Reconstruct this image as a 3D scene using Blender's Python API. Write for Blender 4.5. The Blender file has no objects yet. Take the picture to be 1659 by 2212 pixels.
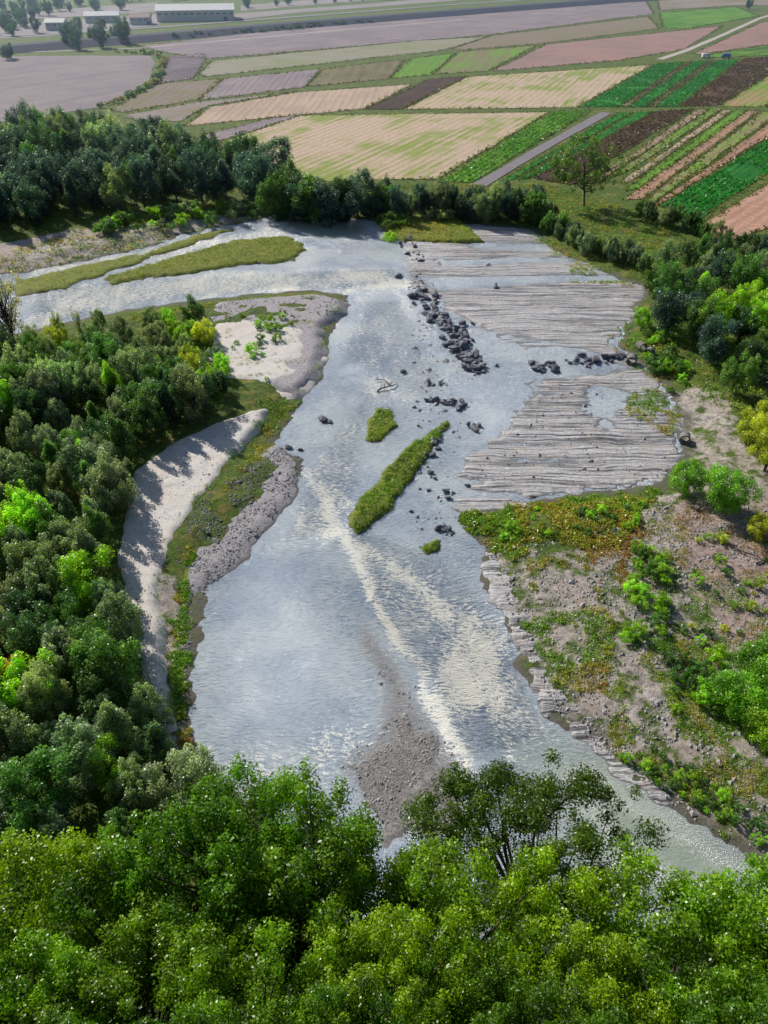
import bpy, math, random, time
import numpy as np
from mathutils import Vector
T0=time.time()
rng=np.random.default_rng(7); random.seed(7)
scene=bpy.context.scene; COL=scene.collection

# ------------------------------------------------------------------ survey -> metres
CAMZ=60.0; TH=math.radians(38); FPX=1609.0
def S(px,py,z=0.0):
    x=(px-829.5)/FPX; u=(1106-py)/FPX
    dy=math.cos(TH)+u*math.sin(TH); dz=-math.sin(TH)+u*math.cos(TH)
    t=(CAMZ-z)/-dz
    return (x*t,dy*t)
def SP(l,z=0.0): return np.array([S(a,b,z) for a,b in l])

# ------------------------------------------------------------------ numeric helpers
def _h(i,j,s):
    v=np.sin(i*127.1+j*311.7+s*74.7)*43758.5453
    return v-np.floor(v)
def vn(x,y,s=0):
    i=np.floor(x); j=np.floor(y); f=x-i; g=y-j
    f=f*f*(3-2*f); g=g*g*(3-2*g)
    return (_h(i,j,s)*(1-f)+_h(i+1,j,s)*f)*(1-g)+(_h(i,j+1,s)*(1-f)+_h(i+1,j+1,s)*f)*g
def fbm(x,y,s=0,o=4):
    r=0;a=.5;t=0
    for k in range(o):
        r=r+a*vn(x,y,s+k*13); t+=a; x=x*2.03+5.1; y=y*2.03+1.7; a*=.5
    return r/t
def sdf(X,Y,P):
    sh=X.shape; x=X.ravel(); y=Y.ravel()
    D=np.full(x.shape,1e18); ins=np.zeros(x.shape,bool); n=len(P)
    for k in range(n):
        ax,ay=P[k]; bx,by=P[(k+1)%n]; ex=bx-ax; ey=by-ay
        t=np.clip(((x-ax)*ex+(y-ay)*ey)/(ex*ex+ey*ey+1e-12),0,1)
        D=np.minimum(D,(x-ax-t*ex)**2+(y-ay-t*ey)**2)
        if ay!=by:
            c=((ay>y)!=(by>y))&(x<(bx-ax)*(y-ay)/(by-ay)+ax); ins^=c
    d=np.sqrt(D); return np.where(ins,d,-d).reshape(sh)
def ss(t): t=np.clip(t,0,1); return t*t*(3-2*t)

def mk(name,V,Q,mat=None,attrs=None,smooth=False,link=True,cols=None):
    me=bpy.data.meshes.new(name); V=np.asarray(V,dtype=np.float32); Q=np.asarray(Q,dtype=np.int32)
    me.vertices.add(len(V)); me.vertices.foreach_set('co',V.ravel())
    me.loops.add(Q.size); me.loops.foreach_set('vertex_index',Q.ravel())
    me.polygons.add(len(Q)); me.polygons.foreach_set('loop_start',np.arange(0,Q.size,Q.shape[1],dtype=np.int32))
    me.update(calc_edges=True)
    me.polygons.foreach_set('use_smooth',np.full(len(Q),smooth))
    for k,v in (attrs or {}).items():
        a=me.attributes.new(k,'FLOAT','POINT'); a.data.foreach_set('value',np.asarray(v,dtype=np.float32).ravel())
    for k,v in (cols or {}).items():
        a=me.attributes.new(k,'FLOAT_COLOR','POINT'); a.data.foreach_set('color',np.asarray(v,dtype=np.float32).ravel())
    if mat: me.materials.append(mat)
    if not link: return me
    o=bpy.data.objects.new(name,me); COL.objects.link(o); return o
def tag(o,label,cat,kind=None,group=None):
    o["label"]=label; o["category"]=cat
    if kind: o["kind"]=kind
    if group: o["group"]=group
    return o
def grid(name,xs,ys,hf,keep,mat,attrs=None,smooth=True):
    X,Y=np.meshgrid(xs,ys); Z=hf(X,Y)
    K=keep(X,Y) if keep is not None else np.ones(X.shape,bool)
    I=np.arange(X.size).reshape(X.shape)
    c=(K[:-1,:-1]&K[1:,:-1]&K[:-1,1:]&K[1:,1:])
    Q=np.stack([I[:-1,:-1][c],I[:-1,1:][c],I[1:,1:][c],I[1:,:-1][c]],1)
    used=np.unique(Q); mp=np.zeros(X.size,int); mp[used]=np.arange(len(used))
    V=np.stack([X.ravel(),Y.ravel(),Z.ravel()],1)[used]; Q=mp[Q]
    at={k:f(V[:,0],V[:,1]) for k,f in (attrs or {}).items()}
    return mk(name,V,Q,mat,at,smooth)

# ------------------------------------------------------------------ material helpers
def nm(name):
    m=bpy.data.materials.new(name); m.use_nodes=True; nt=m.node_tree; nt.nodes.clear(); return m,nt
def nd(nt,t,ins=None,**pr):
    n=nt.nodes.new('ShaderNode'+t)
    for k,v in pr.items(): setattr(n,k,v)
    for k,v in (ins or {}).items():
        s=n.inputs[k]
        if isinstance(v,bpy.types.NodeSocket): nt.links.new(v,s)
        else: s.default_value=v
    return n
def c4(c): return (c[0],c[1],c[2],1.0)
def mix(nt,f,a,b,bt='MIX'):
    n=nt.nodes.new('ShaderNodeMix'); n.data_type='RGBA'; n.blend_type=bt
    for s,v in ((n.inputs[0],f),(n.inputs[6],a),(n.inputs[7],b)):
        if isinstance(v,bpy.types.NodeSocket): nt.links.new(v,s)
        elif s.type=='VALUE': s.default_value=v
        else: s.default_value=c4(v)
    return n.outputs[2]
def mth(nt,op,a,b=0.0,clamp=False):
    n=nt.nodes.new('ShaderNodeMath'); n.operation=op; n.use_clamp=clamp
    for s,v in zip(n.inputs,(a,b)):
        if isinstance(v,bpy.types.NodeSocket): nt.links.new(v,s)
        else: s.default_value=v
    return n.outputs[0]
def ramp(nt,f,lo,hi):
    n=nd(nt,'MapRange',{'Value':f,'From Min':lo,'From Max':hi}); n.interpolation_type='SMOOTHSTEP'; return n.outputs[0]
def noise(nt,vec,sc,det=5,rough=.6):
    return nd(nt,'TexNoise',{'Vector':vec,'Scale':sc,'Detail':float(det),'Roughness':rough}).outputs[0]
def pos(nt): return nd(nt,'NewGeometry').outputs['Position']
def mapv(nt,v,sc=(1,1,1),rot=(0,0,0)):
    return nd(nt,'Mapping',{'Vector':v,'Scale':sc,'Rotation':rot}).outputs[0]
def attr(nt,a,out='Fac'): return nd(nt,'Attribute',attribute_name=a).outputs[out]
def bump(nt,h,st,dist): return nd(nt,'Bump',{'Height':h,'Strength':st,'Distance':dist}).outputs[0]
def pbr(nt,col,rough=.9,norm=None,spec=.2):
    n=nd(nt,'BsdfPrincipled')
    for k,v in (('Base Color',col),('Roughness',rough),('Normal',norm),('Specular IOR Level',spec)):
        if v is None: continue
        s=n.inputs[k]
        if isinstance(v,bpy.types.NodeSocket): nt.links.new(v,s)
        else: s.default_value=c4(v) if k=='Base Color' else v
    o=nd(nt,'OutputMaterial'); nt.links.new(n.outputs[0],o.inputs[0]); return n

def simple(name,c,rough=.8,var=.25,sc=1.5,bs=0.0,spec=.2):
    m,nt=nm(name); p=pos(nt); n=noise(nt,p,sc)
    col=mix(nt,n,[x*(1-var) for x in c],[min(1,x*(1+var)) for x in c])
    pbr(nt,col,rough,bump(nt,n,bs,.1) if bs else None,spec); return m

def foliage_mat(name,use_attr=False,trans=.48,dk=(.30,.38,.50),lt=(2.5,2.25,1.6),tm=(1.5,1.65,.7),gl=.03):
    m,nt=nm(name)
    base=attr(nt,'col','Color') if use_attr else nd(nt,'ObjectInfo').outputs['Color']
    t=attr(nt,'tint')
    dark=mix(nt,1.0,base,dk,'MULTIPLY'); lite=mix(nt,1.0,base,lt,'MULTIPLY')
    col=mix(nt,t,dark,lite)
    d=nd(nt,'BsdfDiffuse',{'Color':col}); 
    tc=mix(nt,1.0,col,tm,'MULTIPLY')
    tr=nd(nt,'BsdfTranslucent',{'Color':tc}); g=nd(nt,'BsdfGlossy',{'Color':(1,1,1,1),'Roughness':.35})
    a=nd(nt,'MixShader',{0:trans,1:d.outputs[0],2:tr.outputs[0]})
    b=nd(nt,'MixShader',{0:gl,1:a.outputs[0],2:g.outputs[0]})
    o=nd(nt,'OutputMaterial'); nt.links.new(b.outputs[0],o.inputs[0]); return m
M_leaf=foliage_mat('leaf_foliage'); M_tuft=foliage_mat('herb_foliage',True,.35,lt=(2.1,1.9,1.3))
M_leafn=foliage_mat('hillside_foliage',False,.42,(.13,.22,.20),(2.6,2.1,.7),(1.5,1.5,.35),.025)  # strong dark-to-light tint paints shaded gaps and sunlit leaves
M_bark=simple('bark',(.10,.08,.06),.9,.4,4)
M_stone=simple('boulder_stone',(.14,.145,.175),.7,.55,1.2,.5,.4)
M_peb=simple('river_stones',(.34,.33,.33),.8,.5,.9,0,.3)
M_conc=simple('weathered_concrete',(.20,.195,.185),.85,.3,2)
M_drift=simple('driftwood_grey',(.16,.13,.11),.9,.3,3)

def ground_mat():
    m,nt=nm('valley_ground'); p=pos(nt); z=nd(nt,'SeparateXYZ',{0:p}).outputs[2]
    bare=attr(nt,'bare'); pink=attr(nt,'pink'); n1=noise(nt,p,.12,6); n2=noise(nt,p,1.3,9,.8); n3=noise(nt,p,.35,6,.65)
    grass=mix(nt,ramp(nt,n2,.3,.7),(.03,.06,.015),(.15,.22,.035))
    grass=mix(nt,ramp(nt,n3,.5,.7),grass,(.24,.20,.06))
    sand=mix(nt,ramp(nt,n2,.35,.65),(.20,.175,.165),(.64,.58,.53))
    sand=mix(nt,ramp(nt,n1,.42,.62),sand,mix(nt,.5,sand,(.44,.36,.31)))
    sand=mix(nt,pink,sand,mix(nt,ramp(nt,n2,.35,.65),(.18,.125,.11),(.54,.40,.35)))
    f=mth(nt,'ADD',bare,mth(nt,'MULTIPLY',mth(nt,'SUBTRACT',n3,.5),1.8))
    col=mix(nt,ramp(nt,f,.35,.6),grass,sand)
    wet=ramp(nt,mth(nt,'ADD',z,mth(nt,'MULTIPLY',n2,.2)),.36,.12)
    col=mix(nt,wet,col,(.15,.135,.12))
    pbr(nt,col,.9,bump(nt,n2,.9,.4)); return m
M_ground=ground_mat()
def gravel_mat(name,a,b,c,wetc=(.15,.14,.14),wl=.32,bs=.5,bd=.08):
    m,nt=nm(name); p=pos(nt); z=nd(nt,'SeparateXYZ',{0:p}).outputs[2]
    g=attr(nt,'grass'); n1=noise(nt,p,.25,5); n2=noise(nt,p,2.6,9,.88)
    col=mix(nt,ramp(nt,n2,.36,.64),a,b); col=mix(nt,ramp(nt,n1,.42,.62),col,mix(nt,.6,col,c))
    gr=mix(nt,ramp(nt,n2,.35,.65),(.06,.10,.015),(.26,.27,.05))
    f=mth(nt,'ADD',g,mth(nt,'MULTIPLY',mth(nt,'SUBTRACT',n2,.5),1.5))
    col=mix(nt,ramp(nt,f,.4,.6),col,gr)
    wet=ramp(nt,mth(nt,'ADD',z,mth(nt,'MULTIPLY',n2,.25)),wl,wl*.3)
    col=mix(nt,wet,col,wetc)
    pbr(nt,col,.85,bump(nt,n2,bs,bd)); return m
M_sand=gravel_mat('pale_sand',(.47,.45,.44),(.72,.68,.64),(.60,.53,.48),bs=.5,bd=.08)
M_grav=gravel_mat('grey_gravel',(.19,.18,.20),(.55,.52,.53),(.36,.34,.36),bs=1.0,bd=.13)
M_shoal=gravel_mat('wet_shoal_gravel',(.12,.11,.11),(.42,.40,.39),(.22,.20,.20),(.19,.185,.18),.1,1.0,.13)
M_isl=gravel_mat('island_turf',(.15,.19,.04),(.28,.31,.07),(.22,.23,.07))
def shelf_mat():
    m,nt=nm('layered_marl_rock'); p=pos(nt); z=nd(nt,'SeparateXYZ',{0:p}).outputs[2]
    wv=nd(nt,'VectorMath',{0:p,1:nd(nt,'VectorMath',{0:nd(nt,'TexNoise',{'Vector':p,'Scale':.12,'Detail':4.0}).outputs['Color'],1:(2.0,2.6,0)},operation='MULTIPLY').outputs[0]},operation='ADD').outputs[0]
    q=mapv(nt,wv,(.035,2.3,1),(0,0,.04)); n1=noise(nt,q,1.0,9,.82); n2=noise(nt,p,.3,5); n3=noise(nt,p,2.2,8,.75)
    col=mix(nt,ramp(nt,n1,.44,.51),(.085,.083,.095),(.64,.625,.62)); col=mix(nt,ramp(nt,n2,.48,.66),col,mix(nt,.55,col,(.54,.47,.42)))
    col=mix(nt,ramp(nt,n3,.60,.40),col,mix(nt,1.0,col,(.70,.70,.74),'MULTIPLY'))
    wet=ramp(nt,z,.10,.02); col=mix(nt,wet,col,(.19,.19,.20))
    h=mth(nt,'ADD',n1,mth(nt,'MULTIPLY',n3,.25))
    pbr(nt,col,.5,bump(nt,h,.9,.25),.5); return m
M_shelf=shelf_mat()
def water_mat():
    m,nt=nm('silty_river_water'); p=pos(nt); rip=attr(nt,'rip'); foam_glare=attr(nt,'foam_glare'); deep=attr(nt,'deep'); sub=attr(nt,'sub')
    warp=nd(nt,'VectorMath',{0:p,1:nd(nt,'VectorMath',{0:nd(nt,'TexNoise',{'Vector':p,'Scale':.08,'Detail':3.0}).outputs['Color'],1:(6,6,0)},operation='MULTIPLY').outputs[0]},operation='ADD').outputs[0]
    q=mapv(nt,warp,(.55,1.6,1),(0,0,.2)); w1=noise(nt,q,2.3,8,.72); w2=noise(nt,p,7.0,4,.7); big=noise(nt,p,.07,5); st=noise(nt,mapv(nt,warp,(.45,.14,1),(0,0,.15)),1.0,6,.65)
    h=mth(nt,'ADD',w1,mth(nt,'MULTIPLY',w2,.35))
    col=mix(nt,ramp(nt,big,.38,.62),(.33,.40,.50),(.50,.56,.61))  # milky base, paled further to paint in mirror-like glare
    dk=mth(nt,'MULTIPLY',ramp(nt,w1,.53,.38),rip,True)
    col=mix(nt,dk,col,mix(nt,1.0,col,(.48,.54,.63),'MULTIPLY'))  # ripple shading painted in: wave troughs coloured darker
    col=mix(nt,deep,col,(.29,.34,.28))  # green-grey water; over the pool this colour paints a reflection
    peb=noise(nt,p,3.2,8,.88)
    sf=ramp(nt,mth(nt,'ADD',sub,mth(nt,'MULTIPLY',mth(nt,'SUBTRACT',peb,.5),2.8)),.42,.85)
    col=mix(nt,sf,col,mix(nt,ramp(nt,peb,.44,.60),(.13,.12,.12),(.40,.385,.38)))
    e=mth(nt,'ADD',mth(nt,'MULTIPLY',foam_glare,.42),mth(nt,'MULTIPLY',w1,1.5)); e=mth(nt,'ADD',e,mth(nt,'MULTIPLY',mth(nt,'SUBTRACT',st,.5),.55)); e=mth(nt,'ADD',e,mth(nt,'MULTIPLY',mth(nt,'SUBTRACT',w2,.5),.9))
    ff=ramp(nt,e,1.02,1.12)
    col=mix(nt,ff,col,(.93,.915,.84))  # one white for rapids foam and for painted sun glare
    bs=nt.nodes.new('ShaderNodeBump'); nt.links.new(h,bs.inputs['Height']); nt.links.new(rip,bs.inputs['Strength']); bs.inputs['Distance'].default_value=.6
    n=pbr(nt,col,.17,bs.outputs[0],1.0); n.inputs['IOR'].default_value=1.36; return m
M_water=water_mat()

def field_mat(name,A,B,w=2.0,streak=.5,patch=.5,lo=.42,hi=.6):
    m,nt=nm(name); u=attr(nt,'u'); v=attr(nt,'v'); p=pos(nt)
    cv=nd(nt,'CombineXYZ',{0:mth(nt,'MULTIPLY',u,1.0/w),1:mth(nt,'MULTIPLY',v,.02)}).outputs[0]
    s=noise(nt,cv,1.3,4,.6); b=noise(nt,p,.028,6,.65); f=noise(nt,p,.8,5,.75)
    row=mth(nt,'SINE',mth(nt,'MULTIPLY',u,6.283/w))
    t=mth(nt,'ADD',mth(nt,'MULTIPLY',s,streak),mth(nt,'MULTIPLY',b,patch))
    t=mth(nt,'ADD',t,mth(nt,'MULTIPLY',f,.35)); t=mth(nt,'DIVIDE',t,streak+patch+.35)
    t=mth(nt,'ADD',t,mth(nt,'MULTIPLY',row,.018))
    col=mix(nt,ramp(nt,t,lo,hi),A,B)
    col=mix(nt,ramp(nt,f,.3,.75),mix(nt,1.0,col,(.74,.74,.77),'MULTIPLY'),mix(nt,1.0,col,(1.2,1.17,1.12),'MULTIPLY'))
    pbr(nt,col,.95,bump(nt,mth(nt,'ADD',f,mth(nt,'MULTIPLY',row,.2)),.6,.3),.1); return m

# ------------------------------------------------------------------ terrain
W=SP([(1950,2040),(1680,1893),(1600,1835),(1520,1765),(1420,1695),(1340,1645),(1290,1592),(1200,1535),(1135,1440),(1118,1350),(1075,1290),(1055,1240),(1045,1190),(1015,1150),(985,1112),(1120,1092),(1250,1072),(1430,1052),(1470,1000),(1480,900),(1440,835),(1400,790),(1340,740),(1370,690),(1395,620),(1340,600),(1260,565),(1190,535),(1150,495),(1010,482),(900,474),(830,476),(740,470),(650,462),(592,458),(572,470),(480,487),(400,503),(300,537),(100,578),(0,592),(-150,625),(-420,680),(-420,800),(-100,745),(60,720),(180,690),(300,667),(430,652),(560,637),(680,630),(742,640),(752,660),(718,695),(700,735),(706,765),(686,812),(648,852),(630,892),(598,935),(588,972),(640,992),(634,1022),(600,1082),(560,1132),(520,1182),(480,1216),(442,1250),(417,1320),(413,1400),(408,1480),(385,1560),(420,1640),(470,1705),(560,1760),(640,1900),(760,2010),(1300,2060),(1950,2200)])
def shoreD(X,Y): return sdf(X,Y,W)+(fbm(X*.35,Y*.35,3)-.5)*2.6+(fbm(X*1.2,Y*1.2,5)-.5)*1.4
def gh(X,Y):
    d=-shoreD(X,Y)
    h=np.where(d>0,.12+1.08*ss(d/7.0),.12-1.1*ss(-d/3.5))
    amp=.05+.35*ss((40-d)/30)*ss(d/3)
    amp=np.where(Y>225,.04,amp)
    return h+(fbm(X*.5,Y*.5,9)-.5)*amp
BARE=SP([(1400,850),(1480,830),(1560,850),(1659,1000),(1900,1100),(2100,2100),(1680,1890),(1340,1640),(1200,1530),(1120,1350),(1050,1190),(1180,1190),(1340,1180),(1400,1060),(1440,1050),(1480,950)],.8)
BARE2=SP([(-200,600),(-200,540),(0,530),(160,498),(300,488),(420,470),(560,462),(560,475),(400,500),(300,535),(100,575),(0,590)],.8)
BARE3=SP([(335,1240),(380,1240),(400,1300),(395,1480),(370,1560),(440,1660),(470,1710),(400,1700),(330,1500),(320,1350)],.8)
PINK=SP([(1440,1080),(1500,1060),(1700,1080),(1900,1200),(1900,1500),(1659,1440),(1540,1380),(1450,1250)],.8)
def bare(x,y):
    b=ss((sdf(x,y,BARE)+2)/4)*.55
    b=np.maximum(b,ss((sdf(x,y,PINK)+1)/3)*.72)
    b=np.maximum(b,ss((sdf(x,y,BARE2)+2)/4)*.8); b=np.maximum(b,ss((sdf(x,y,BARE3)+1)/2)*.6); return b
def pink(x,y): return .85*ss((sdf(x,y,PINK)+2)/5)
xs=np.r_[np.linspace(-7000,-1000,9),np.linspace(-900,-160,25),np.arange(-150,151,.75),np.linspace(160,900,25),np.linspace(1000,7000,9)]
ys=np.r_[np.linspace(-2000,0,8),np.linspace(10,24,4),np.arange(26,225,.65),np.arange(228,400,6),np.linspace(420,1200,20),np.linspace(1500,9000,12)]
g=grid('ground',xs,ys,gh,None,M_ground,{'bare':bare,'pink':pink})
tag(g,"flat river valley floor of grass, sand and soil","ground",'structure')

HF=[gh]
PK=[0]
def patch(name,px,top,w,mat,label,res=.45,base=-.6,na=.15,jit=1.2,zz=.5,grassp=None,gv=0.0,hmod=None,resy=None,cat="gravel bar",jf=.5,smooth=True):
    P=SP(px,zz); PK[0]+=7; sd_=PK[0]
    def D(X,Y): return sdf(X,Y,P)+(fbm(X*jf,Y*jf,sd_)-.5)*2*jit
    def hf(X,Y):
        d=D(X,Y); h=base+(top-base)*ss((d+.5*w)/w)+(fbm(X*.9,Y*.9,21)-.5)*2*na-.6*ss((-d-.35*w)/(.5*w))
        if hmod is not None: h=h+hmod(X,Y)*ss(d/w)
        return h
    x0,y0=P.min(0)-w-3; x1,y1=P.max(0)+w+3
    GP=[SP(q,zz) for q in (grassp or [])]
    def ga(x,y):
        r=np.full(x.shape,gv)
        for q in GP: r=np.maximum(r,ss((sdf(x,y,q)+1.5)/3))
        return r
    o=grid(name,np.arange(x0,x1,res),np.arange(y0,y1,resy or res),hf,lambda X,Y:D(X,Y)>-w-1.0,mat,{'grass':ga},smooth)
    tag(o,label,cat,'structure')
    HF.append(lambda X,Y:np.where(D(X,Y)>-w*.3,hf(X,Y),-9)); return o
def HZ(x,y):
    X=np.atleast_1d(np.asarray(x,float)); Y=np.atleast_1d(np.asarray(y,float))
    return np.max([f(X,Y) for f in HF],axis=0)

patch('sand_bar',[(582,872),(540,880),(470,903),(350,958),(282,1015),(258,1100),(240,1200),(250,1330),(300,1480),(350,1575),(382,1560),(356,1400),(350,1260),(374,1175),(426,1094),(506,988),(576,905)],1.40,2.6,M_sand,"pale dry sand flat with a cut bank",na=.10,jit=.7,zz=1.4,cat="sand bar",res=.4,jf=.25)
patch('gravel_bar',[(655,992),(612,962),(550,950),(480,1030),(420,1110),(378,1190),(365,1300),(372,1500),(395,1500),(412,1400),(418,1320),(446,1258),(502,1224),(578,1144),(628,1084),(656,1030)],.48,4.6,M_grav,"grey gravel bar sloping into the river",grassp=[[(640,870),(598,950),(540,1010),(460,1090),(415,1150),(405,1230),(380,1240),(385,1180),(440,1080),(520,985),(590,880)],[(415,1190),(400,1300),(400,1560),(365,1560),(365,1300),(385,1200)]],na=.07,jit=1.0,cat="gravel bar",jf=.25)
patch('gravel_bar',[(752,645),(680,631),(560,638),(470,648),(430,690),(440,760),(480,820),(560,838),(645,850),(688,802),(700,745),(698,700),(745,667)],1.22,4.2,M_grav,"gravel point bar with an eroded steep edge",na=.07,jit=1.0,zz=1.0,jf=.25,grassp=[[(300,650),(680,622),(700,634),(470,655),(300,680)]])
patch('sand_bar',[(668,708),(560,690),(450,690),(440,760),(480,820),(560,828),(612,830),(645,800),(662,745)],1.36,4.5,M_sand,"pinkish sand with scattered bushes on a point bar",na=.08,jit=1.8,zz=1.3,base=.5,cat="sand bar",jf=.3)
patch('gravel_shoal',[(900,1478),(922,1500),(905,1540),(960,1590),(1005,1650),(1020,1800),(850,1850),(770,1760),(722,1650),(790,1595),(850,1545),(835,1485),(780,1440),(790,1405),(840,1450)],.09,4.0,M_shoal,"wet brown gravel shoal barely above the water",na=.11,jit=1.8,zz=0,cat="gravel bar",res=.3)
patch('grass_island',[(968,903),(976,916),(935,962),(885,1040),(835,1110),(772,1162),(750,1135),(762,1090),(812,1040),(850,990),(905,948)],.5,1.4,M_isl,"long narrow grassy island in the river",gv=.9,zz=.2,jit=.8,cat="river island")
patch('grass_island',[(812,880),(850,885),(858,915),(820,955),(790,950),(795,915)],.35,1.5,M_isl,"small weedy islet in the river",gv=.9,zz=.1,jit=.9,cat="river island")
patch('grass_island',[(905,1182),(950,1160),(952,1185),(920,1202)],.3,.9,M_isl,"small weedy islet in the river",gv=.9,zz=.1,jit=.3,cat="river island")
patch('grass_island',[(665,530),(620,508),(500,520),(330,568),(210,602),(240,612),(400,592),(520,574),(640,562)],.5,2.5,M_isl,"flat yellow-green grassy island between channels",gv=.85,zz=.2,jit=1.6,cat="river island",res=.7)
patch('grass_island',[(525,488),(430,505),(300,548),(130,582),(40,602),(30,640),(140,622),(300,566),(430,522)],.4,2.5,M_isl,"thin grassy strip between river channels",gv=.75,zz=.2,jit=1.8,cat="river island",res=.7)
patch('grass_island',[(805,472),(860,462),(930,468),(1000,478),(1045,522),(960,526),(870,520),(835,500)],.8,2.0,M_isl,"weedy gravel spit beside the boulders",gv=.8,zz=.3,jit=.8,cat="river island")

GAPS=[SP(p,.1) for p in ([(890,603),(1100,596),(1400,592),(1400,606),(1100,612),(960,624)],[(1030,712),(1180,735),(1300,765),(1380,790),(1370,800),(1150,815),(1095,762)],[(1285,828),(1352,850),(1310,925),(1275,890)],[(980,520),(1200,530),(1210,540),(1020,536)],[(940,560),(1240,556),(1240,564),(960,572)])]
def ribs(X,Y):
    q=Y*.998+X*.04+(fbm(X*.03,Y*.08,31)-.5)*5+(fbm(X*.12,Y*.25,33)-.5)*1.1
    h=0
    for per,amp,sd_ in ((3.1,.15,3),(1.2,.085,4),(.55,.03,6)):
        t=q/per+(vn(q*.3,q*0,12+sd_))*1.6; f=t-np.floor(t); k=_h(np.floor(t),np.floor(X*.05+_h(np.floor(t),0*t,2)*5),sd_); saw=np.where(f<.93,f/.93,(1-f)/.07); h=h+(saw*amp*(.3+k))
    h=h-.05+(fbm(X*.05,Y*.11,37)-.5)*.48+(fbm(X*.22,Y*.6,39)-.5)*.16
    for G in GAPS: h=h-.38*ss((sdf(X,Y,G)+2.5)/4.5)
    return h
SH=[(872,530),(900,500),(1010,482),(1150,492),(1190,532),(1260,562),(1350,600),(1400,618),(1370,700),(1330,742),(1400,800),(1440,835),(1475,900),(1475,1000),(1440,1050),(1250,1065),(1140,1080),(1050,1060),(965,1022),(1040,962),(1105,900),(1138,840),(1148,800),(1110,745),(1030,705),(990,680),(915,640),(875,600)]
patch('rock_shelf',SH,.11,3.0,M_shelf,"pale layered rock shelf with water between the ribs",res=.5,resy=.13,zz=.2,na=.02,hmod=ribs,jit=2.2,cat="rock shelf",base=-.45,smooth=False)
patch('rock_shelf',[(985,1065),(1100,1075),(1180,1092),(1150,1102),(1020,1112),(970,1095)],.12,1.6,M_shelf,"low layered rock ledge at the water edge",res=.35,resy=.13,zz=.2,na=.03,hmod=ribs,cat="rock shelf",smooth=False)
patch('rock_shelf',[(1030,1180),(1180,1190),(1300,1200),(1300,1290),(1220,1320),(1150,1350),(1095,1350),(1060,1295),(1040,1240)],.22,2.6,M_shelf,"rock ledges with tufts of grass on the bank",res=.35,resy=.13,zz=.3,na=.05,hmod=ribs,cat="rock shelf",smooth=False,jit=1.6)
patch('rock_shelf',[(1100,1350),(1240,1370),(1280,1440),(1290,1560),(1180,1548),(1115,1450)],.24,2.4,M_shelf,"rock ledges dropping into the rapids",res=.35,resy=.13,zz=.3,na=.05,hmod=ribs,cat="rock shelf",smooth=False,jit=1.6)
patch('rock_shelf',[(1180,1530),(1290,1570),(1350,1630),(1430,1690),(1480,1730),(1440,1740),(1390,1705),(1310,1655),(1255,1605)],.16,1.6,M_shelf,"narrow rock ledge along the waterline",res=.3,resy=.13,zz=.2,na=.05,hmod=ribs,cat="rock shelf",smooth=False)

M_hill=simple('hill_soil',(.03,.035,.018),.95,.4,.8)
def hill(X,Y):
    h=np.minimum(49-2.0*Y,57)+(fbm(X*.2,Y*.2,50)-.5)*1.6
    return h
h=grid('hillside',np.r_[np.linspace(-500,-70,14),np.arange(-60,61,1.5),np.linspace(70,500,14)],np.r_[np.linspace(-400,-10,10),np.arange(-8,27,1.0)],hill,None,M_hill,{})
tag(h,"steep wooded hillside dropping to the river","hill",'structure')

# ------------------------------------------------------------------ river
R1=SP([(740,1150),(775,1230),(800,1350),(880,1440),(930,1480),(1000,1640),(1080,1640),(1190,1600),(1150,1480),(1080,1340),(1020,1250),(900,1180),(800,1150)])
R2=SP([(1010,1290),(1070,1340),(1110,1420),(1145,1540),(1060,1570),(1010,1640),(975,1600),(930,1510),(925,1440),(990,1400)])
def path_d(x,y,pts):
    P=SP(pts,0); D=np.full(x.shape,1e18)
    for a,b in zip(P[:-1],P[1:]):
        e=b-a; t=np.clip(((x-a[0])*e[0]+(y-a[1])*e[1])/(e@e),0,1); D=np.minimum(D,(x-a[0]-t*e[0])**2+(y-a[1]-t*e[1])**2)
    return np.sqrt(D)
SILL=[(755,1170),(778,1225),(800,1290),(835,1345),(868,1400),(915,1440),(912,1490),(940,1545),(985,1600),(1015,1660)]
SILL2=[(650,1010),(690,1060),(720,1130),(755,1175),(830,1210),(910,1270),(960,1330)]
SILL3=[(600,620),(700,640),(780,622),(880,610)]
R3=SP([(650,1010),(760,850),(800,780),(830,860),(790,1050),(740,1160),(640,1180),(600,1180)])
R4=SP([(60,620),(300,600),(870,575),(900,620),(740,628),(560,632),(300,662),(50,720)])
R5=SP([(560,500),(610,460),(640,500),(520,540),(200,590),(60,610),(60,585),(400,525)])
R6=SP([(560,1600),(760,1560),(800,1600),(720,1650),(700,1760),(600,1750),(430,1640)])
R7=SP([(780,640),(880,640),(1000,830),(960,900),(860,860),(760,800),(700,850),(720,740)])
SUBP=SP([(760,1260),(820,1340),(905,1440),(930,1500),(1010,1600),(1060,1700),(1050,1850),(800,1850),(690,1640),(780,1570),(790,1480),(740,1400)])
SUB2=SP([(590,960),(660,985),(660,1040),(610,1120),(570,1170),(490,1250),(430,1300),(400,1300),(560,1080)])
DEEP=SP([(1130,1640),(1300,1610),(1500,1760),(1700,1900),(1900,2100),(1300,1900)]); POOL=SP([(600,462),(740,474),(800,490),(780,512),(700,515),(620,490)])
CALM=SP([(440,1300),(560,1180),(700,1220),(760,1400),(740,1560),(560,1640),(430,1580),(415,1420)])
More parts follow.
